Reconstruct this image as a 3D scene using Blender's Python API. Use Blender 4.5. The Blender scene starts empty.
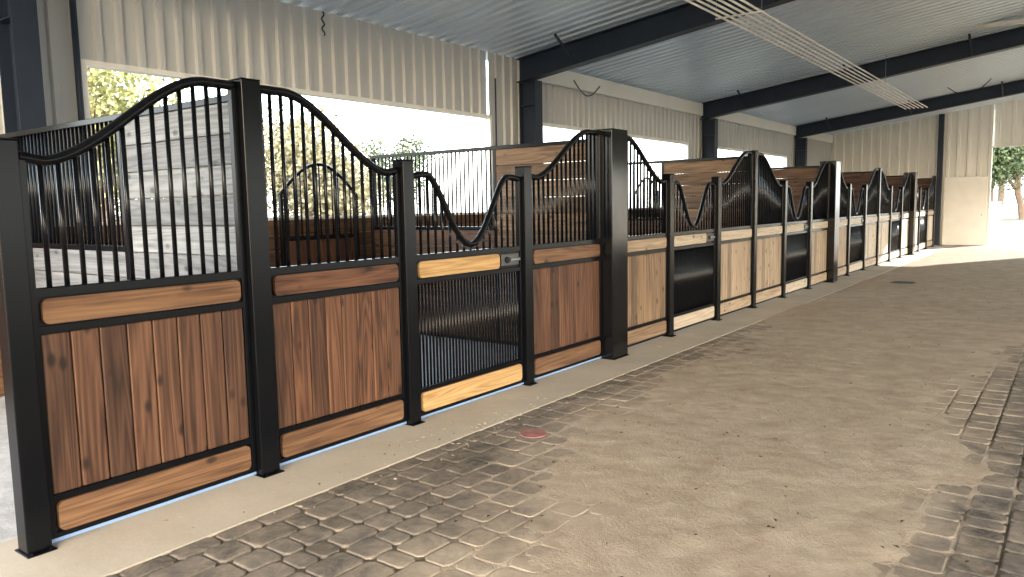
import bpy, bmesh, math, random
from mathutils import Vector, Matrix, noise as mn
random.seed(7)
C = bpy.context.scene.collection
# ---------------------------------------------------------------- helpers
def V(*a): return Vector(a)
def link(o): C.objects.link(o); return o
def box(bm,x0,x1,y0,y1,z0,z1):
    v=[bm.verts.new(p) for p in [(x0,y0,z0),(x1,y0,z0),(x1,y1,z0),(x0,y1,z0),(x0,y0,z1),(x1,y0,z1),(x1,y1,z1),(x0,y1,z1)]]
    for f in [(0,3,2,1),(4,5,6,7),(0,1,5,4),(1,2,6,5),(2,3,7,6),(3,0,4,7)]:
        bm.faces.new([v[i] for i in f])
def bev_box(bm,x0,x1,y0,y1,z0,z1,b=.004,seg=2):
    t=bmesh.new(); box(t,x0,x1,y0,y1,z0,z1)
    bmesh.ops.bevel(t,geom=t.edges[:],offset=b,segments=seg,affect='EDGES',profile=.5)
    merge(bm,t)
def merge(bm,t):
    me=bpy.data.meshes.new('tmp'); t.to_mesh(me); t.free(); bm.from_mesh(me); bpy.data.meshes.remove(me)
def tube(bm,pts,r,n=8,caps=True):
    pts=[Vector(p) for p in pts]; rings=[]
    for i,p in enumerate(pts):
        a=pts[max(i-1,0)]; b=pts[min(i+1,len(pts)-1)]; t=(b-a).normalized()
        ref=Vector((1,0,0)) if abs(t.x)<.9 else Vector((0,0,1))
        s=t.cross(ref).normalized(); q=s.cross(t).normalized()
        rings.append([bm.verts.new(p+s*math.cos(2*math.pi*(k+.5)/n)*r+q*math.sin(2*math.pi*(k+.5)/n)*r) for k in range(n)])
    for i in range(len(rings)-1):
        for k in range(n):
            bm.faces.new([rings[i][k],rings[i][(k+1)%n],rings[i+1][(k+1)%n],rings[i+1][k]])
    if caps:
        bm.faces.new(rings[0][::-1]); bm.faces.new(rings[-1])
def cyl(bm,c,r,h,n=16,axis='z'):
    c=Vector(c); d={'z':Vector((0,0,1)),'x':Vector((1,0,0)),'y':Vector((0,1,0))}[axis]
    tube(bm,[c,c+d*h],r,n)
def mk(name,bm,mat,parent=None,loc=(0,0,0),smooth=False,label=None):
    bmesh.ops.recalc_face_normals(bm,faces=bm.faces[:])
    me=bpy.data.meshes.new(name); bm.to_mesh(me); bm.free()
    me.materials.append(mat)
    if smooth:
        for p in me.polygons: p.use_smooth=True
    o=bpy.data.objects.new(name,me); link(o); o.location=loc
    if parent: o.parent=parent
    if label: o['label']=label
    return o
def empty(name,loc,label,cat,group=None):
    o=bpy.data.objects.new(name,None); o.empty_display_size=.1; link(o); o.location=loc
    tag(o,label,cat,group); return o
def tag(o,label,cat,group=None):
    o['label']=label; o['category']=cat
    if group: o['group']=group
def structure(o,label,cat='structure'):
    o['kind']='structure'; o['label']=label; o['category']=cat; return o
# ---------------------------------------------------------------- materials
class NT:
    def __init__(s,name):
        s.m=bpy.data.materials.new(name); s.m.use_nodes=True; s.t=s.m.node_tree; s.n=s.t.nodes; s.l=s.t.links
        s.b=s.n['Principled BSDF']
    def add(s,typ,**k):
        n=s.n.new(typ)
        for a,b in k.items(): setattr(n,a,b)
        return n
    def lk(s,a,b): s.l.new(a,b)
    def ramp(s,fac,stops,interp='LINEAR'):
        r=s.add('ShaderNodeValToRGB'); r.color_ramp.interpolation=interp
        e=r.color_ramp.elements
        while len(e)<len(stops): e.new(.5)
        for i,(p,c) in enumerate(stops):
            e[i].position=p; e[i].color=(*c,1) if len(c)==3 else c
        s.lk(fac,r.inputs[0]); return r.outputs[0]
    def mix(s,fac,a,b,mode='MIX'):
        m=s.add('ShaderNodeMix',data_type='RGBA',blend_type=mode)
        for sock,val in ((m.inputs[0],fac),(m.inputs[6],a),(m.inputs[7],b)):
            if isinstance(val,(int,float)): sock.default_value=val
            elif isinstance(val,tuple): sock.default_value=(*val,1)
            else: s.lk(val,sock)
        return m.outputs[2]
    def math(s,op,a,b=None,clamp=False):
        m=s.add('ShaderNodeMath',operation=op,use_clamp=clamp)
        for i,val in enumerate((a,b)):
            if val is None: continue
            if isinstance(val,(int,float)): m.inputs[i].default_value=val
            else: s.lk(val,m.inputs[i])
        return m.outputs[0]
    def maprange(s,v,a,b,c=0,d=1):
        n=s.add('ShaderNodeMapRange'); s.lk(v,n.inputs[0])
        for i,x in enumerate((a,b,c,d)): n.inputs[i+1].default_value=x
        return n.outputs[0]
    def coord(s,scale=(1,1,1),isl=False,world=False):
        if world: src=s.add('ShaderNodeNewGeometry').outputs['Position']
        else: src=s.add('ShaderNodeTexCoord').outputs['Object']
        if isl:
            g=s.add('ShaderNodeNewGeometry'); o=s.add('ShaderNodeObjectInfo')
            k=s.math('ADD',g.outputs['Random Per Island'],o.outputs['Random']); k=s.math('MULTIPLY',k,37.0)
            va=s.add('ShaderNodeVectorMath',operation='ADD'); s.lk(src,va.inputs[0]); s.lk(k,va.inputs[1]); src=va.outputs[0]
        mp=s.add('ShaderNodeMapping'); mp.inputs['Scale'].default_value=scale; s.lk(src,mp.inputs[0]); return mp.outputs[0]
    def noise(s,vec,scale=5,detail=4,rough=.55,dist=0):
        n=s.add('ShaderNodeTexNoise'); n.inputs['Scale'].default_value=scale; n.inputs['Detail'].default_value=detail
        n.inputs['Roughness'].default_value=rough; n.inputs['Distortion'].default_value=dist; s.lk(vec,n.inputs['Vector']); return n.outputs[0]
    def bump(s,h,strength=.3,dist=.01):
        b=s.add('ShaderNodeBump'); b.inputs['Strength'].default_value=strength; b.inputs['Distance'].default_value=dist
        s.lk(h,b.inputs['Height']); s.lk(b.outputs[0],s.b.inputs['Normal'])
    def base(s,c):
        if isinstance(c,tuple): s.b.inputs['Base Color'].default_value=(*c,1)
        else: s.lk(c,s.b.inputs['Base Color'])
    def rough(s,r,metal=0,spec=.5):
        if isinstance(r,(int,float)): s.b.inputs['Roughness'].default_value=r
        else: s.lk(r,s.b.inputs['Roughness'])
        s.b.inputs['Metallic'].default_value=metal; s.b.inputs['Specular IOR Level'].default_value=spec
def wood(name,dark,mid,light,axis,knots=True,rough=.5):
    t=NT(name); ai='xyz'.index(axis)
    def sc(a,b): q=[a,a,a]; q[ai]=b; return tuple(q)
    g=t.noise(t.coord(sc(26,1.1),isl=True),1.0,5,.6,.9)
    g2=t.math('FRACT',t.math('MULTIPLY',t.noise(t.coord(sc(6,.3),isl=True),1.0,2,.5,.4),16.0))
    g2=t.math('ABSOLUTE',t.math('SUBTRACT',g2,.5))
    gg=t.math('ADD',t.math('MULTIPLY',g,.8),t.math('MULTIPLY',g2,.45))
    col=t.ramp(gg,[(.33,dark),(.51,mid),(.74,light)])
    f=t.noise(t.coord(sc(90,3),isl=True),1.0,3,.6)
    col=t.mix(t.math('MULTIPLY',f,.42),col,tuple(x*.4 for x in dark))
    geo=t.add('ShaderNodeNewGeometry')
    rnd=t.ramp(geo.outputs['Random Per Island'],[(0,(.70,.69,.69)),(.5,(1.0,.99,.98)),(1,(1.28,1.25,1.2))])
    col=t.mix(1.0,col,rnd,'MULTIPLY')
    if knots:
        vo=t.add('ShaderNodeTexVoronoi'); vo.inputs['Scale'].default_value=1; t.lk(t.coord(sc(7.5,4.2),isl=True),vo.inputs['Vector'])
        k=t.ramp(vo.outputs['Distance'],[(.08,(1,1,1)),(.19,(0,0,0))])
        col=t.mix(t.math('MULTIPLY',k,.85),col,tuple(x*.22 for x in dark))
    t.base(col); t.rough(rough,0,.3); t.bump(f,.2,.003); return t.m
def plain(name,c,rough=.5,metal=0,var=.12,scale=3,spec=.5):
    t=NT(name); n=t.noise(t.coord((1,1,1)),scale,4)
    a=tuple(x*(1-var) for x in c); b=tuple(min(1,x*(1+var)) for x in c)
    t.base(t.ramp(n,[(.35,a),(.65,b)])); t.rough(rough,metal,spec); return t.m
M={}
M['black']=plain('black_powder_coat',(.003,.0035,.005),.24,spec=.20)
M['blackg']=plain('black_gloss_steel',(.003,.0035,.005),.14,spec=.32)
M['steel']=plain('dark_slate_steel',(.020,.030,.050),.5,spec=.3)
M['chrome']=plain('satin_metal',(.30,.30,.30),.4,1)
M['latch']=plain('grey_latch_metal',(.10,.10,.10),.4,.6)
M['cabinet']=plain('grey_cabinet_paint',(.16,.17,.18),.6)
M['film_reflection']=plain('blue_base_reflection',(.20,.31,.55),.45)  # blue reflected light under the rails, put in as plain colour
brown=((.030,.0135,.008),(.084,.040,.023),(.150,.077,.045))
red=((.035,.0145,.008),(.100,.045,.024),(.178,.086,.047))
honey=((.066,.033,.017),(.140,.074,.038),(.225,.130,.070))
tan=((.21,.15,.098),(.35,.26,.18),(.46,.36,.26))
mid=((.11,.066,.037),(.215,.138,.083),(.32,.22,.14))
yel=((.31,.18,.07),(.45,.29,.13),(.57,.39,.20))
pale=((.34,.27,.20),(.46,.39,.30),(.57,.50,.41))
grey=((.13,.14,.155),(.235,.25,.272),(.33,.35,.375))  # bluish grey: sky reflection on the first partition put into its wood colour
ALL=dict(brown=brown,red=red,honey=honey,tan=tan,mid=mid,yel=yel,pale=pale,grey=grey)
used='brownz brownx redz redy redx honeyz honeyy honeyx tanz tany tanx midz midy midx yely palez paley palex greyx browny'.split()
for u in used: M[u]=wood('wood_'+u,*ALL[u[:-1]],u[-1],knots=not u.startswith('yel'))
def metal_sheet(name,c,rough,metal):
    t=NT(name); n=t.noise(t.coord((.6,.6,.6)),1.5,3)
    a=tuple(x*.92 for x in c); t.base(t.ramp(n,[(.3,a),(.7,c)])); t.rough(rough,metal); return t.m
M['wall']=metal_sheet('painted_wall_sheet',(.54,.555,.56),.5,0)
M['wall2']=metal_sheet('cream_wall_sheet',(.83,.82,.76),.5,0)
M['ceil']=metal_sheet('galvanised_ceiling_sheet',(.69,.77,.86),.36,.22)
M['white']=plain('white_paint',(.85,.84,.81),.45,var=.03)
M['conduit']=plain('pale_conduit',(.80,.78,.74),.35)
M['rubber']=plain('black_cable',(.01,.01,.01),.6)
M['pink']=plain('red_painted_lid',(.30,.125,.115),.85,var=.35,scale=14)
t=NT('dusty_concrete'); v=t.coord(world=True)
n1=t.noise(v,1.3,5,.6); n2=t.noise(v,28,5,.7)
c=t.ramp(n1,[(.3,(.46,.41,.335)),(.7,(.61,.56,.475))])
c=t.mix(t.math('MULTIPLY',n2,.45),c,(.34,.29,.22)); t.base(c); t.rough(.9,0,.2); t.bump(n2,.35,.006); M['conc']=t.m
t=NT('stall_dirt'); v=t.coord(world=True); n=t.noise(v,6,6,.7)
t.base(t.ramp(n,[(.3,(.34,.35,.36)),(.7,(.57,.58,.59))])); t.rough(.95,0,.2); t.bump(n,.6,.03); M['dirt']=t.m
t=NT('outside_sand'); v=t.coord(world=True); n=t.noise(v,.25,6,.6)
t.base(t.ramp(n,[(.35,(.07,.075,.035)),(.6,(.125,.112,.085))])); t.rough(.95,0,.2); M['ground']=t.m
def sandcol(t,v):
    med=t.noise(v,4,6,.7,.3); fine=t.noise(v,60,4,.75); big=t.noise(v,.7,4,.6)
    c=t.ramp(med,[(.28,(.37,.295,.22)),(.5,(.50,.415,.32)),(.72,(.61,.52,.415))])
    c=t.mix(t.math('MULTIPLY',t.ramp(big,[(.4,(0,0,0)),(.65,(1,1,1))]),.35),c,(.38,.31,.24))
    c=t.mix(t.math('MULTIPLY',fine,.42),c,(.22,.17,.125))
    return c,med,fine
t=NT('aisle_sand'); v=t.coord(world=True); c,med,fine=sandcol(t,v)
sep=t.add('ShaderNodeSeparateXYZ'); t.lk(v,sep.inputs[0])
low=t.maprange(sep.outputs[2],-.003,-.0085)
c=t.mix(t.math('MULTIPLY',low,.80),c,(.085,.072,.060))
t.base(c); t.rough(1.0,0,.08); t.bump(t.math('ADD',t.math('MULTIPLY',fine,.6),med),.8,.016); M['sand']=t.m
t=NT('cobble_pavers'); v=t.coord(world=True)
g=t.add('ShaderNodeNewGeometry'); fine=t.noise(v,55,5,.75)
st=t.ramp(g.outputs['Random Per Island'],[(0,(.070,.068,.067)),(.45,(.115,.108,.102)),(.8,(.155,.143,.132)),(1,(.19,.17,.152))])
st=t.mix(t.math('MULTIPLY',fine,.5),st,(.040,.038,.037))
sc_,med,f2=sandcol(t,v)
dn=t.noise(v,7,6,.75,.5)
wn=t.noise(v,1.6,4,.6)
sep=t.add('ShaderNodeSeparateXYZ'); t.lk(v,sep.inputs[0]); X,Yc=sep.outputs[0],sep.outputs[1]
wob=t.math('MULTIPLY',t.math('SUBTRACT',wn,.5),1.2)
xe=t.math('ADD',t.maprange(Yc,1.5,5.0,2.10,1.0),wob)
a_=t.math('DIVIDE',t.math('SUBTRACT',X,t.math('SUBTRACT',xe,.45)),.7,True)
b_=t.maprange(t.math('ADD',X,wob),3.65,3.05)
dm=t.math('MULTIPLY',a_,b_)
far=t.maprange(Yc,7,12)
dm=t.math('MAXIMUM',dm,far)
fac=t.math('ADD',t.math('MULTIPLY',dm,.70),t.math('MULTIPLY',t.math('SUBTRACT',dn,.36),1.5))
fac=t.ramp(fac,[(0,(.04,.04,.04)),(.85,(.96,.96,.96))])
t.base(t.mix(fac,st,sc_)); t.rough(1.0,0,.06); t.bump(fine,.4,.005); M['paver']=t.m
def leafm(name,a,b):
    t=NT(name); g=t.add('ShaderNodeNewGeometry'); t.base(t.ramp(g.outputs['Random Per Island'],[(0,a),(1,b)])); t.rough(.6)
    return t.m
M['leafg']=leafm('green_leaves',(.014,.028,.008),(.055,.085,.025))
M['leafy']=leafm('yellow_green_leaves',(.10,.12,.04),(.32,.31,.12))
M['leafo']=leafm('olive_leaves',(.13,.12,.07),(.30,.27,.14))  # olive tones lightened so the outdoor haze sits in the leaf colour
M['bark']=plain('bark',(.10,.07,.05),.9)
# ---------------------------------------------------------------- layout constants
ZT,ZL=2.28,1.88
L=3.53; EZ=3.89; MS=.13; RX=4.6; BX=12.5
Y1,Y2,Y3,Y4,YC=1.38,2.63,3.87,5.31,6.76
P=4.25; YE=29.2; YS=-7
def roof(x): return EZ+MS*(x+L) if x<RX else EZ+MS*(RX+L)-MS*(x-RX)
cols=[2.77-7.34,2.77,10.11,17.45,24.79]
PW=.055; PT=.064
# ---------------------------------------------------------------- stall parts
def sstep(t): t=max(0,min(1,t)); return t*t*(3-2*t)
def ztop(t):
    return 1.79+.455*sstep((t-.06)/.78)+.02*(1-sstep(t/.12))
def zdoor(t):
    d=abs(t-.5)
    base=1.79-.53*(.5+.5*math.cos(math.pi*min(1,d/.36)))**.75
    return base-.015*sstep((d-.4)/.1)
KT=.205
def stile_frame(w,zs_left,zs_right):
    bm=bmesh.new(); X0,X1=-.02,.02
    bev_box(bm,X0,X1,0,.034,.03,zs_left,.003); bev_box(bm,X0,X1,w-.034,w,.03,zs_right,.003)
    for a,b in ((.03,.055),(KT,.238),(1.0,1.04),(1.17,1.215)):
        bev_box(bm,X0-.001,X1+.001,.03,w-.03,a,b,.003)
    return bm
def round_board(bm,x0,x1,y0,y1,z0,z1,rad=.035):
    t=bmesh.new(); pts=[]
    for cy,cz,a0 in ((y1-rad,z1-rad,0),(y0+rad,z1-rad,90),(y0+rad,z0+rad,180),(y1-rad,z0+rad,270)):
        for k in range(6):
            a=math.radians(a0+k*18); pts.append((cy+rad*math.cos(a),cz+rad*math.sin(a)))
    f0=[t.verts.new((x0,p[0],p[1])) for p in pts]; f1=[t.verts.new((x1,p[0],p[1])) for p in pts]
    t.faces.new(f0); t.faces.new(f1[::-1])
    for i in range(len(pts)):
        j=(i+1)%len(pts); t.faces.new([f0[i],f0[j],f1[j],f1[i]])
    merge(bm,t)
def vertical_bars(bm,w,zf,z0,n,r=.012):
    for i in range(n):
        t=(i+1)/(n+1); y=.02+t*(w-.04)
        tube(bm,[(0,y,z0),(0,y,zf(y/w)-.006)],r,8)
def top_rail(w,zf,n=44,r=.026):
    bm=bmesh.new(); tube(bm,[(0,.004+(w-.008)*i/n,zf(i/n)) for i in range(n+1)],r,12); return bm
def backing(w,e,full=False):
    for a,b in ((1.041,1.169),(.056,KT-.001))+(((.239,.999),) if full else ()):
        bm=bmesh.new(); box(bm,-.017,-.012 if a==.239 else .006,.034,w-.034,a,b); mk('backing_plate',bm,M['black'],e)
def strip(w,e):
    bm=bmesh.new(); box(bm,-.012,.012,.004,w-.004,.012,.0295); mk('base_reflection',bm,M['film_reflection'],e,label='thin blue strip painted in for bluish reflected light along the base')  # coloured strip stands in for bluish light reflected along the base
def panel(y0,y1,rising,mats,label,blue=False):
    w=y1-y0; zf=(lambda t:ztop(t)) if rising else (lambda t:ztop(1-t))
    e=empty('stall_front_panel',(0,y0,0),label,'stall panel','stall front panels along the aisle')
    mk('frame',stile_frame(w,zf(0)-.01,zf(1)-.01),M['black'],e)
    mk('top_rail',top_rail(w,zf),M['black'],e,smooth=True)
    bm=bmesh.new(); vertical_bars(bm,w,zf,1.2,max(9,round(w/.078)-1)); mk('bar_grille',bm,M['black'],e,smooth=True)
    bm=bmesh.new(); n=8; a,b=.034,w-.034; s=(b-a)/n
    for i in range(n): bev_box(bm,-.011,.014,a+i*s+.003,a+(i+1)*s-.003,.239,.999,.007,3)
    mk('plank_infill',bm,M[mats[0]+'z'],e,label='vertical wooden planks')
    backing(w,e,True)
    bm=bmesh.new(); round_board(bm,.007,.028,.05,w-.05,1.046,1.165,.03); mk('middle_board',bm,M[mats[1]+'y'],e,label='rounded horizontal board')
    bm=bmesh.new(); round_board(bm,.007,.028,.045,w-.045,.059,KT-.003,.03); mk('kick_board',bm,M[mats[2]+'y'],e,label='rounded horizontal kick board')
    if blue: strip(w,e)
    return e
def door(y0,y1,mats,label,blue=False):
    w=y1-y0
    e=empty('stall_door',(0,y0,0),label,'stall door','stall doors along the aisle')
    mk('frame',stile_frame(w,1.79,1.79),M['black'],e)
    mk('top_rail',top_rail(w,zdoor,60,.024),M['black'],e,smooth=True)
    bm=bmesh.new(); vertical_bars(bm,w,zdoor,1.2,15,.0105); mk('upper_bar_grille',bm,M['black'],e,smooth=True)
    bm=bmesh.new(); n=34
    for i in range(n):
        y=.04+(i+.5)*(w-.08)/n; tube(bm,[(0,y,.23),(0,y,1.01)],.0092,8)
    mk('lower_bar_grille',bm,M['black'],e,smooth=True)
    backing(w,e)
    bm=bmesh.new(); round_board(bm,.007,.028,.05,w-.33,1.046,1.165,.03); mk('middle_board',bm,M[mats[0]+'y'],e,label='rounded pine board')
    bm=bmesh.new(); round_board(bm,.007,.028,.045,w-.045,.059,KT-.003,.03); mk('kick_board',bm,M[mats[1]+'y'],e,label='rounded horizontal kick board')
    bm=bmesh.new(); bev_box(bm,.007,.016,w-.29,w-.05,1.06,1.155,.003); la=mk('latch',bm,M['latch'],e,label='dark grey slide latch plate')
    bm=bmesh.new(); cyl(bm,(.015,w-.215,1.107),.028,.012,20,'x'); mk('knob',bm,M['black'],la,label='round black knob')
    bm=bmesh.new(); bev_box(bm,.015,.030,w-.17,w-.045,1.095,1.118,.004); mk('bolt',bm,M['chrome'],la,label='satin metal slide bolt')
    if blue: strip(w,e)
    return e
def post(y,h,pw=PW):
    e=empty('stall_post',(0,y,0),('tall' if h>2 else 'short')+' black square steel post with bolted base plate','post','square steel stall posts')
    bm=bmesh.new(); q=pw-.002; bev_box(bm,-q,q,-q,q,.008,h,.006,3); mk('shaft',bm,M['black'],e)
    bm=bmesh.new(); bev_box(bm,-q-.002,q+.002,-q,q,h,h+.006,.002); mk('cap',bm,M['black'],e)
    bm=bmesh.new(); bev_box(bm,-.07,q+.028,-q-.01,q+.01,0,.008,.002)
    for sy in (-.04,.04): cyl(bm,(q+.014,sy,.006),.008,.010,6)
    mk('base_plate',bm,M['black'],e)
    return e
CW=.16
def wide_column(y):
    e=empty('wide_stall_column',(0,y,0),'wide glossy black boxed steel column between stalls','column','wide boxed stall columns')
    bm=bmesh.new(); bev_box(bm,-.16,.14,-CW,CW,.008,ZT,.006,3); mk('shaft',bm,M['blackg'],e)
    bm=bmesh.new(); bev_box(bm,-.162,.142,-CW,CW,ZT,ZT+.006,.002); mk('cap',bm,M['black'],e)
    bm=bmesh.new(); bev_box(bm,-.165,.158,-CW,CW,0,.008,.002)
    mk('base_plate',bm,M['black'],e)
def partition(y,mat,rmat,wide):
    e=empty('stall_partition',(0,y,0),'horizontal board divider with rear bar grille between stalls','stall partition','stall partitions')
    x1=-.18 if wide else -.08; xs=-1.42; xe=-L+.12
    h=.178; n=12
    bm=bmesh.new()
    for i in range(n): bev_box(bm,xs+.02,x1-.02,-.02,.02,.04+i*h+.002,.04+(i+1)*h-.002,.006)
    mk('solid_boards',bm,M[mat+'x'],e,label='stacked horizontal wooden boards')
    bm=bmesh.new()
    for i in range(7): bev_box(bm,xe+.02,xs-.02,-.02,.02,.04+i*h+.002,.04+(i+1)*h-.002,.006)
    mk('rear_boards',bm,M[rmat+'x'],e)
    bm=bmesh.new(); zt=.04+n*h
    bev_box(bm,xe,x1,-.026,.026,zt,zt+.04,.003); bev_box(bm,xe,x1,-.024,.024,.0,.038,.003)
    for x in (xe,xs-.02,x1-.02): bev_box(bm,x,x+.04 if x<-.3 else x+.02,-.025,.025,.02,zt+.01,.003)
    bev_box(bm,xe+.02,xs-.01,-.025,.025,.04+7*h,.04+7*h+.04,.003)
    mk('frame',bm,M['black'],e)
    bm=bmesh.new(); m=30
    for i in range(m):
        x=xe+.04+(i+.5)*(xs-xe-.08)/m; tube(bm,[(x,0,.04+7*h+.02),(x,0,zt+.01)],.0105,6)
    mk('bar_grille',bm,M['black'],e,smooth=True)
def rear_gate(y):
    w=1.15; e=empty('rear_stall_gate',(-L+.13,y,0),'black steel gate with arched bar top on the outside wall','gate','rear stall gates')
    zf=lambda t:1.72+.36*math.sin(math.pi*t)**1.0
    bm=bmesh.new()
    bev_box(bm,-.02,.02,0,.04,.02,1.74,.003); bev_box(bm,-.02,.02,w-.04,w,.02,1.74,.003)
    for z in (.03,1.2): bev_box(bm,-.02,.02,.03,w-.03,z,z+.045,.003)
    mk('frame',bm,M['black'],e); mk('top_rail',top_rail(w,zf,30,.02),M['black'],e,smooth=True)
    bm=bmesh.new(); vertical_bars(bm,w,zf,1.22,11,.0105); mk('bar_grille',bm,M['black'],e,smooth=True)
    bm=bmesh.new(); n=7
    for i in range(n): bev_box(bm,-.012,.012,.045+i*(w-.09)/n,.045+(i+1)*(w-.09)/n-.003,.078,1.198,.004)
    mk('plank_infill',bm,M['redz'],e)
g=.001
lab_b='dark walnut stained plank panel with swooping black bar top'
lab_r='reddish brown plank panel with swooping black bar top'
lab_t='light tan plank panel with swooping black bar top'
post(Y1,ZL); post(Y2,ZT,PT); post(Y3,ZL); post(Y4,ZL)
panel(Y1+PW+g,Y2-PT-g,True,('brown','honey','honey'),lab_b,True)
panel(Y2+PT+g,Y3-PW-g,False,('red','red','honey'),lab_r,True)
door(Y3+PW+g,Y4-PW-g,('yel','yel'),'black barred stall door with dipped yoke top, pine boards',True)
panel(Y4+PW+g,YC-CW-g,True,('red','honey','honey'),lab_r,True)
wide_column(YC)
tones=[('mid','tan','mid'),('tan','pale','tan'),('tan','pale','tan'),('pale','pale','tan'),('pale','tan','tan')]
for k in range(5):
    b=YC+k*P; wide=(k%2==0); off=CW+g if wide else PW+g
    l1,l2,b2=b+1.41,b+2.86,b+P
    off2=CW+g if (k+1)%2==0 else PW+g
    A=tones[k]; B=tones[min(k+1,4)]
    panel(b+off,l1-PW-g,False,A,lab_t if k else 'medium brown plank panel with swooping black bar top'); post(l1,ZL)
    door(l1+PW+g,l2-PW-g,('pale','pale'),'black barred stall door with dipped yoke top, pale boards'); post(l2,ZL)
    if b2+PW<YE-.1:
        panel(l2+PW+g,b2-off2,True,B,lab_t)
        if (k+1)%2==0: wide_column(b2)
        else: post(b2,ZT)
partition(Y2,'grey','grey',False)  # boards tinted with the sky's sheen, unlike the brown partitions
pm=['mid','mid','honey','red','red','red']
for k in range(6):
    y=YC+k*P
    if y<YE-.5: partition(y,pm[k],'honey',k%2==0)
for k in range(-1,5):
    rear_gate(YC-1.42+k*P if k>=0 else 1.0)
# ---------------------------------------------------------------- building shell
def corr(bm,along,a0,a1,pos,z0,z1,per=.2,h=.034,sign=1):
    prof=[(0,0),(.46,0),(.54,1),(.80,1),(.88,0)]
    pts=[]; k=math.floor(a0/per)
    while k*per<a1+per:
        for f,hh in prof:
            a=(k+f)*per
            if a0<a<a1: pts.append((a,hh*h*sign))
        k+=1
    pts=[(a0,pts[0][1] if pts else 0)]+pts+[(a1,pts[-1][1] if pts else 0)]
    prev=None
    for a,o in pts:
        zt=z1(a) if callable(z1) else z1
        p0,p1=((pos+o,a,z0),(pos+o,a,zt)) if along=='y' else ((a,pos+o,z0),(a,pos+o,zt))
        c=(bm.verts.new(p0),bm.verts.new(p1))
        if prev: bm.faces.new([prev[0],c[0],c[1],prev[1]])
        prev=c
OZ,SZ=2.94,1.42
bm=bmesh.new(); wl=-L
opens=[(cols[i]+.61,cols[i+1]-.81) for i in range(0,4)]
prev=YS
for a,b in opens:
    corr(bm,'y',prev,a,wl,0,EZ); corr(bm,'y',a,b,wl,OZ,EZ); corr(bm,'y',a,b,wl,0,SZ); prev=b
corr(bm,'y',prev,YE,wl,0,EZ)
structure(mk('wall_left',bm,M['wall']),'ribbed pale metal side wall with wide window openings','wall')
n=1
for a,b in opens:
    bm=bmesh.new()
    for (y0,y1,z0,z1) in ((a-.04,b+.04,OZ-.05,OZ+.0),(a-.04,b+.04,SZ,SZ+.05),(a-.04,a+.01,SZ+.05,OZ-.05),(b-.01,b+.04,SZ+.05,OZ-.05)):
        box(bm,wl-.05,wl+.06,y0,y1,z0,z1)
    structure(mk('trim_%d'%n,bm,M['white']),'white metal trim around the wall opening','trim'); n+=1
bm=bmesh.new()
for i in range(8):
    bev_box(bm,wl+.045,wl+.085,-3,YE-.1,.02+i*.178,.02+(i+1)*.178-.005,.006)
structure(mk('trim_%d'%n,bm,M['honeyy']),'horizontal brown boards lining the back wall','wall boards'); n+=1
for i in range(2,len(cols)):
    a=cols[i]+.12; b=(cols[i+1] if i+1<len(cols) else YE)-.12
    bm=bmesh.new(); box(bm,wl+.04,wl+.12,a,b,EZ-.30,EZ-.03); structure(mk('trim_%d'%n,bm,M['wall2']),'pale eave beam under the ceiling','trim'); n+=1
def ceiling(x0,x1,name):
    bm=bmesh.new(); per=.22; h=.055; prof=[(0,0),(.42,0),(.52,1),(.78,1),(.88,0)]
    k=math.floor(YS/per); prev=None
    while k*per<YE+.6:
        for f,hh in prof:
            y=(k+f)*per
            c=(bm.verts.new((x0,y,roof(x0)+hh*h)),bm.verts.new((x1,y,roof(x1)+hh*h)))
            if prev: bm.faces.new([prev[0],c[0],c[1],prev[1]])
            prev=c
        k+=1
    return structure(mk(name,bm,M['ceil']),'ribbed galvanised metal roof sheet seen from below','ceiling')
ceiling(-L-.3,RX,'ceiling'); ceiling(RX,BX+.5,'ceiling')
bm=bmesh.new(); oX0,oX1,oZ=1.45,5.6,3.15
corr(bm,'x',-L,oX0,YE,0,roof,.3,.035,-1); corr(bm,'x',oX0,oX1,YE,oZ,roof,.3,.035,-1); corr(bm,'x',oX1,BX,YE,0,roof,.3,.035,-1)
structure(mk('wall_end',bm,M['wall2']),'cream ribbed metal end wall with tall opening','wall')
bm=bmesh.new()
for a in ((oX0-.03,oX0+.01,0,oZ),(oX1-.01,oX1+.03,0,oZ),(oX0-.03,oX1+.03,oZ,oZ+.04)): box(bm,a[0],a[1],YE-.06,YE+.03,a[2],a[3])
structure(mk('trim_%d'%n,bm,M['white']),'pale frame around the end opening','trim'); n+=1
bm=bmesh.new(); bev_box(bm,.14,1.38,YE-.09,YE-.045,.01,2.25,.01)
d=structure(mk('door_1',bm,M['white']),'plain white end door','door')
bm=bmesh.new(); cyl(bm,(1.25,YE-.13,1.0),.02,.04,12,'y'); mk('handle',bm,M['chrome'],d)
bm=bmesh.new(); corr(bm,'y',YS,YE,BX,3.0,roof(BX)); structure(mk('wall_right',bm,M['wall']),'upper ribbed wall strip over open side','wall')
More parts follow.
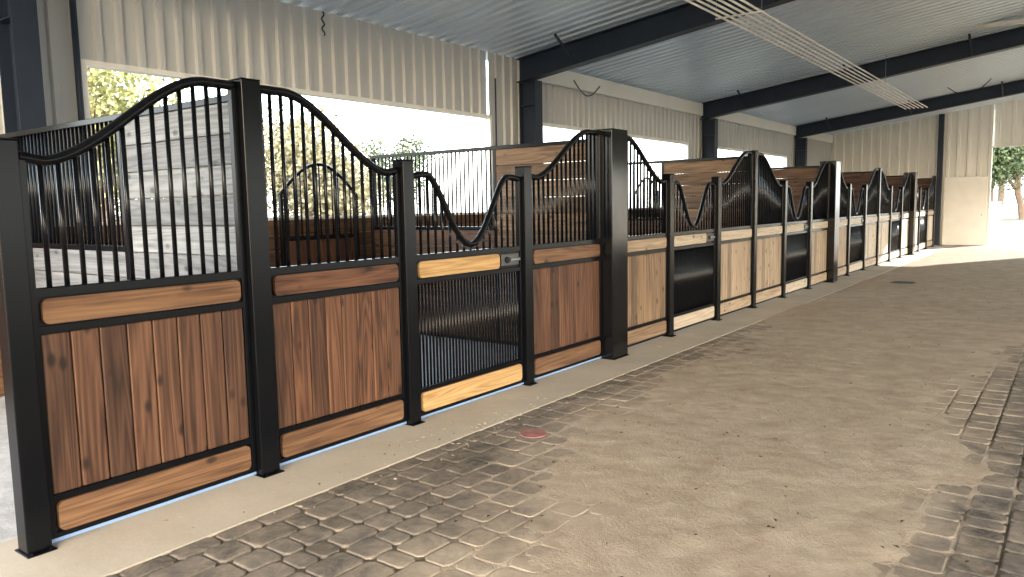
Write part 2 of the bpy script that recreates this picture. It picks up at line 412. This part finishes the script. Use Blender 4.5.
# ---------------------------------------------------------------- floors
def slab(name,x0,x1,y0,y1,z0,z1,mat,label):
    bm=bmesh.new(); box(bm,x0,x1,y0,y1,z0,z1); return structure(mk(name,bm,mat),label,'floor')
PE=.53; PX=5.6
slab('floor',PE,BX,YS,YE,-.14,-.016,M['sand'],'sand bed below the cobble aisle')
slab('floor',-.22,PE,YS,YE,-.14,0.002,M['conc'],'dusty concrete strip along the stall fronts')
slab('floor',-L,-.22,YS,YE,-.16,-.01,M['dirt'],'bare grey stall floor')
slab('floor',-120,120,-80,160,-.4,-.18,M['ground'],'sandy yard outside with sparse grass')
verts=[];faces=[]; rnd=random.Random(3)
def stone(x0,x1,y0,y1):
    gp=.0042; x0+=gp+rnd.uniform(0,.002); x1-=gp+rnd.uniform(0,.002); y0+=gp+rnd.uniform(0,.002); y1-=gp+rnd.uniform(0,.002)
    zt=rnd.uniform(-.0015,.0015); tx=rnd.uniform(-.006,.006); ty=rnd.uniform(-.006,.006)
    cx,cy=(x0+x1)/2,(y0+y1)/2; base=len(verts)
    for inset,z in ((0,-.014),(.0012,-.003),(.008,0)):
        cr=.022
        a,b,c_,d_=x0+inset,x1-inset,y0+inset,y1-inset
        for px,py in ((a+cr,c_),(b-cr,c_),(b,c_+cr),(b,d_-cr),(b-cr,d_),(a+cr,d_),(a,d_-cr),(a,c_+cr)):
            jx,jy=rnd.uniform(-.0012,.0012),rnd.uniform(-.0012,.0012)
            verts.append((px+jx,py+jy,z+zt+(px-cx)*tx+(py-cy)*ty))
    for r in range(2):
        for k in range(8):
            faces.append((base+r*8+k,base+r*8+(k+1)%8,base+r*8+8+(k+1)%8,base+r*8+8+k))
    faces.append(tuple(base+16+k for k in range(8)))
x=PE; row=0
while x<PX:
    rw=.13 if row==0 else (.180 if row%3 else .160); y=-1.2+rnd.uniform(-.1,0)
    yend=YE-.02
    while y<yend:
        l=.23 if row==0 else rnd.choice([.18,.18,.23,.23,.125,.26])
        e=min(y+l,yend)
        if e-y>.06: stone(x,x+rw,y,e)
        y+=l
    x+=rw; row+=1
me=bpy.data.meshes.new('floor'); me.from_pydata(verts,[],faces); me.update(); me.materials.append(M['paver'])
o=bpy.data.objects.new('floor',me); link(o); structure(o,'grey brown tumbled cobble pavers','floor')
def mr(v,a,b): return max(0,min(1,(v-a)/(b-a)))
def sandh(x,y):
    f=mn.fractal(Vector((x*1.1,y*.7,3.1)),1.0,2.0,5); f2=mn.fractal(Vector((x*7,y*7,9.7)),.8,2.0,4)
    f3=mn.fractal(Vector((x*.9,y*.9,5.5)),1.0,2.0,3)
    e=2.00-1.05*mr(y,1.5,5.0)+.35*f3
    left=mr(x,e-.5,e+.4); sh=.15*max(0,y-8.5)+.35*f3; right=1-mr(x,2.95+sh,3.5+sh)
    m=left*right
    near=mr(y,1.8,4.5)
    h=-.0108+.0112*m+.0036*near*m+.0060*f*(.5+.5*m)+.0036*f2
    if y>6: h+=.0078*mr(y,6,11)
    return max(-.0155,min(h,.011))
def sandgrid(x0,x1,y0,y1,s):
    nx=int((x1-x0)/s); ny=int((y1-y0)/s)
    vs=[];fs=[]
    for j in range(ny+1):
        for i in range(nx+1):
            X=x0+(x1-x0)*i/nx; Y=y0+(y1-y0)*j/ny; vs.append((X,Y,sandh(X,Y)))
    for j in range(ny):
        for i in range(nx):
            a=j*(nx+1)+i; fs.append((a,a+1,a+nx+2,a+nx+1))
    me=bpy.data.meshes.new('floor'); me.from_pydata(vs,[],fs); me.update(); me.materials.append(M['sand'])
    for p in me.polygons: p.use_smooth=True
    o=bpy.data.objects.new('floor',me); link(o); structure(o,'thin uneven layer of tan sand over the cobbles','floor')
sandgrid(PE,PX+.3,-1.2,9,.022); sandgrid(PE,PX+.3,9,YE,.06)
# ---------------------------------------------------------------- steel frames
def rafter(y):
    bm=bmesh.new()
    def seg(x0,x1,d0,d1):
        for (w,a0,a1,b0,b1) in ((.1,-.0,-.014,-.0,-.014),(.1,-d0+.014,-d0,-d1+.014,-d1),(.006,-.014,-d0+.014,-.014,-d1+.014)):
            v=[bm.verts.new(p) for p in [(x0,-w,roof(x0)-.02+a0),(x1,-w,roof(x1)-.02+b0),(x1,w,roof(x1)-.02+b0),(x0,w,roof(x0)-.02+a0),
                (x0,-w,roof(x0)-.02+a1),(x1,-w,roof(x1)-.02+b1),(x1,w,roof(x1)-.02+b1),(x0,w,roof(x0)-.02+a1)]]
            for f in [(0,3,2,1),(4,5,6,7),(0,1,5,4),(1,2,6,5),(2,3,7,6),(3,0,4,7)]: bm.faces.new([v[i] for i in f])
    seg(-L+.04,RX,.37,.32); seg(RX,BX-.04,.32,.37)
    o=mk('steel_rafter',bm,M['steel'],loc=(0,y,0)); tag(o,'dark slate steel roof beam spanning the aisle','beam','steel roof beams')
    for x in (-2.4,-.2,2.0):
        bm=bmesh.new(); tube(bm,[(x,-.09,roof(x)-.34),(x,-.62,roof(x)-.03)],.022,6); mk('flange_brace',bm,M['steel'],o)
def column(x,y,h):
    bm=bmesh.new()
    bev_box(bm,0,.014*1,-.1,.1,.02,h,.002); bev_box(bm,.30,.314,-.1,.1,.02,h,.002); box(bm,.012,.302,-.006,.006,.02,h)
    bev_box(bm,-.02,.34,-.13,.13,0,.021,.003)
    for z in (h-.38,h-.02): box(bm,.012,.302,-.1,.1,z,z+.012)
    o=mk('steel_column',bm,M['steel'],loc=(x,y,0)); tag(o,'dark slate steel wall column','column','steel wall columns')
for y in cols[1:]:
    rafter(y); column(-L+.09,y,roof(-L+.09)-.03-.36); column(BX-.45,y,roof(BX)-.4)
bm=bmesh.new(); bev_box(bm,-.08,.08,-.08,.08,.012,roof(0)-.04,.005); bev_box(bm,-.14,.14,-.14,.14,0,.013,.003)
o=mk('steel_column',bm,M['steel'],loc=(.02,YE-.3,0)); tag(o,'dark square steel column beside the end door','column','steel wall columns')
# ---------------------------------------------------------------- services
for i in range(6):
    x=.02+i*.10
    bm=bmesh.new(); tube(bm,[(x,5.5,3.90),(x,22.5,3.90)],.014,8)
    o=mk('conduit_pipe',bm,M['conduit'],smooth=True); tag(o,'thin pale electrical conduit hung below the roof beams','pipe','parallel ceiling conduits')
for y in (9.6,17.0):
    e=empty('conduit_hanger',(.27,y,3.86),'thin metal trapeze hanger holding the conduits','hanger','conduit hangers')
    bm=bmesh.new(); bev_box(bm,-.30,.30,-.010,.010,.008,.025,.003); mk('crossbar',bm,M['conduit'],e)
    for x in (-.29,.29):
        bm=bmesh.new(); tube(bm,[(x,0,.02),(x,0,roof(.27+x)-3.86)],.004,6); mk('rod',bm,M['chrome'],e)
def led(x,y):
    e=empty('strip_light',(x,y,roof(x)-.13),'white linear strip light under the ceiling','light')
    bm=bmesh.new(); bev_box(bm,-.6,.6,-.08,.08,.02,.07,.01); mk('housing',bm,M['white'],e)
    bm=bmesh.new(); bev_box(bm,-.58,.58,-.06,.06,0,.02,.006); mk('diffuser',bm,M['conduit'],e)
    for s in (-.5,.5):
        bm=bmesh.new(); tube(bm,[(s,0,.06),(s,0,.13+MS*s)],.006,6); mk('hanger_rod',bm,M['chrome'],e)
led(2.75,16.4)
def cable(pts,r,label):
    bm=bmesh.new(); tube(bm,pts,r,8); o=mk('hanging_cable',bm,M['rubber'],smooth=True); tag(o,label,'cable','loose hanging cables')
wx=-L+.13
cable([(wx,2.88+.52*i/24,3.86-.36*math.sin(math.pi*i/24)) for i in range(25)],.016,'loop of black cable hanging under the eave')
cable([(wx-.03,6.1+.02*math.sin(i*.9),3.86-.016*i) for i in range(18)],.009,'short black cable end hanging on the wall')
cable([(wx,11.6+.9*i/20,3.72-.22*math.sin(math.pi*i/20)) for i in range(21)],.010,'loop of black cable hanging under the eave')
cable([(.9+.04*i,23.0,roof(.9+.04*i)-.05-.30*math.sin(math.pi*i/24)) for i in range(25)],.012,'loop of black cable hanging from the ceiling')
bm=bmesh.new(); tube(bm,[(-L+.08,3.30,1.3),(-L+.08,3.30,3.86)],.028,10); o=mk('downpipe',bm,M['steel'],smooth=True); tag(o,'dark vertical pipe beside the wall opening','pipe')
e=empty('switch_conduit',(-L+.075,9.42,2.2),'short dark conduit with switch box on the wall','pipe')
bm=bmesh.new(); tube(bm,[(0,0,.1),(0,0,1.3)],.014,8); mk('conduit',bm,M['steel'],e)
bm=bmesh.new(); bev_box(bm,-.03,.03,-.06,.06,0,.12,.004); mk('switch_box',bm,M['steel'],e)
# ---------------------------------------------------------------- floor items
bm=bmesh.new(); cyl(bm,(0,0,0),.092,.006,28); o=mk('access_lid',bm,M['pink'],loc=(.90,4.13,.001)); tag(o,'round faded pink red lid set in the dusty pavers','lid')
bm=bmesh.new(); cyl(bm,(0,0,0),.22,.010,28)
for i in range(-3,4): box(bm,-.17,.17,i*.05-.006,i*.05+.006,.008,.014)
o=mk('drain_grate',bm,M['steel'],loc=(1.25,15.6,.004)); tag(o,'round dark floor drain grate in the aisle','drain')
def scatter(name,n,fn,smin,smax,mat,label,cat):
    bm=bmesh.new()
    for i in range(n):
        x,y=fn(); s=random.uniform(smin,smax); a=random.uniform(0,6.28)
        d=V(math.cos(a),math.sin(a),0)*s; q=V(-math.sin(a),math.cos(a),0)*s*.45; c=V(x,y,.004+(max(0,sandh(x,y)) if x>PE else 0))
        v=[bm.verts.new(c+d*1.2),bm.verts.new(c+q+V(0,0,.006)),bm.verts.new(c-d),bm.verts.new(c-q+V(0,0,.004))]; bm.faces.new(v)
    o=mk(name,bm,mat); tag(o,label,cat); o['kind']='stuff'
def shav():
    if random.random()<.5: return (min(.74,max(.12,random.gauss(.45,.12))),random.gauss(4.0,.55))
    return (random.uniform(.12,.74),random.uniform(1.8,9))
scatter('wood_shavings',240,shav,.006,.019,M['palex'],'scattered curls of wood shavings on the floor','wood shavings')
scatter('dead_leaves',420,lambda:(random.uniform(1.05,3.9),random.uniform(2.5,15)),.005,.020,M['brownx'],'scattered small dry brown leaves on the sandy floor','dry leaves')
# ---------------------------------------------------------------- outside
def tree(x,y,h,mat,label,seed,spread=1.0,n=2600,low=.3,ls=1.0):
    rnd=random.Random(seed); e=empty('tree',(x,y,-.18),label,'tree','trees outside the barn')
    bm=bmesh.new(); tips=[]
    def branch(p,d,l,r,dep):
        pts=[p]; q=p
        for i in range(4):
            d=(d+V(rnd.uniform(-.2,.2),rnd.uniform(-.2,.2),rnd.uniform(-.05,.15))).normalized(); q=q+d*l/4; pts.append(q)
        tube(bm,pts,r,6)
        if dep==0: tips.append(q); return
        for k in range(4):
            nd=(d+V(rnd.uniform(-1,1),rnd.uniform(-1,1),rnd.uniform(-.2,.6))*.9).normalized(); branch(pts[rnd.choice([2,3,4])],nd,l*.62,r*.5,dep-1)
    branch(V(0,0,0),V(0,0,1),h*.42,h*.022,3)
    mk('trunk',bm,M['bark'],e)
    bm=bmesh.new()
    for i in range(n):
        c=rnd.choice(tips)+V(rnd.gauss(0,1),rnd.gauss(0,1),rnd.gauss(0,.8))*h*.07*spread
        if c.z<h*low*.5: continue
        a=V(rnd.gauss(0,1),rnd.gauss(0,1),rnd.gauss(0,1)).normalized(); b=a.orthogonal().normalized(); s=h*.014*ls*rnd.uniform(.6,1.5)
        v=[bm.verts.new(c+a*s),bm.verts.new(c+b*s*.6),bm.verts.new(c-a*s),bm.verts.new(c-b*s*.6)]; bm.faces.new(v)
    mk('foliage',bm,mat,e)
tree(-10.5,6.6,6.2,M['leafy'],'yellow green leafy tree standing in the yard',1,1.2,11000,.3,.6)
tree(-12.5,12.5,4.6,M['leafo'],'olive coloured tree standing in the yard',2,1.5,16000,.2,.8)
tree(-17,9.2,5.2,M['leafo'],'olive coloured tree standing in the yard',12,1.5,16000,.2,.8)
tree(-24,17,5.2,M['leafo'],'olive coloured tree standing in the yard',3,1.5,10000)
tree(-34,38,7,M['leafg'],'green leafy tree standing in the yard',9,1.3,4000)
tree(.2,72,10.5,M['leafg'],'dark green tree beyond the end opening',4,1.7,20000,.1,.9)
tree(-3.0,94,13,M['leafg'],'dark green tree beyond the end opening',6,1.8,20000,.05,.9)
tree(-5.5,118,14,M['leafg'],'dark green tree beyond the end opening',8,1.8,20000,.05,.9)
tree(15,100,11,M['leafg'],'dark green tree beyond the end opening',11,1.5,12000,.1,.9)
e=empty('utility_cabinet',(.0,50,-.18),'small grey utility cabinet standing in the yard','cabinet')
bm=bmesh.new(); bev_box(bm,-.32,.32,-.3,.3,.1,1.5,.03); mk('body',bm,M['cabinet'],e)
bm=bmesh.new(); bev_box(bm,-.42,.42,-.4,.4,0,.1,.02); mk('base',bm,M['conc'],e)
bm=bmesh.new(); bev_box(bm,-.27,.27,-.315,-.3,.2,1.4,.004); mk('door',bm,M['cabinet'],e)
# ---------------------------------------------------------------- light
w=bpy.data.worlds.new('sky'); bpy.context.scene.world=w; w.use_nodes=True
nt=w.node_tree; bg=nt.nodes['Background']
sky=nt.nodes.new('ShaderNodeTexSky'); sky.sky_type='NISHITA'; sky.sun_disc=False; sky.sun_elevation=math.radians(30); sky.sun_rotation=math.radians(150); sky.dust_density=3; sky.air_density=1.2
mx=nt.nodes.new('ShaderNodeMix'); mx.data_type='RGBA'; mx.inputs[0].default_value=.75
nt.links.new(sky.outputs[0],mx.inputs[6]); mx.inputs[7].default_value=(.95,.97,1.02,1)
nt.links.new(mx.outputs[2],bg.inputs[0]); bg.inputs[1].default_value=3.4
sl=bpy.data.lights.new('sun','SUN'); sl.energy=15; sl.color=(1,.94,.85); sl.angle=.01
s=bpy.data.objects.new('sun',sl); link(s); s.rotation_euler=Vector((-.40,-.82,-.265)).to_track_quat('-Z','Y').to_euler()
# ---------------------------------------------------------------- camera
cd=bpy.data.cameras.new('camera'); cam=bpy.data.objects.new('camera',cd); link(cam)
yaw,th,ro=math.radians(36.72),math.radians(6.17),math.radians(1.03)
F=V(-math.sin(yaw)*math.cos(th),math.cos(yaw)*math.cos(th),-math.sin(th)); R=V(math.cos(yaw),math.sin(yaw),0); U=V(-math.sin(yaw)*math.sin(th),math.cos(yaw)*math.sin(th),math.cos(th))
c,s_=math.cos(ro),math.sin(ro); RR=R*c-U*s_; UU=R*s_+U*c
m=Matrix((RR,UU,-F)).transposed().to_4x4(); m.translation=V(3.82,0,1.55); cam.matrix_world=m
cd.sensor_width=36; cd.lens=760.46/1024*36; cd.clip_end=400
bpy.context.scene.camera=cam
vs=bpy.context.scene.view_settings; vs.view_transform='Standard'; vs.exposure=0.5
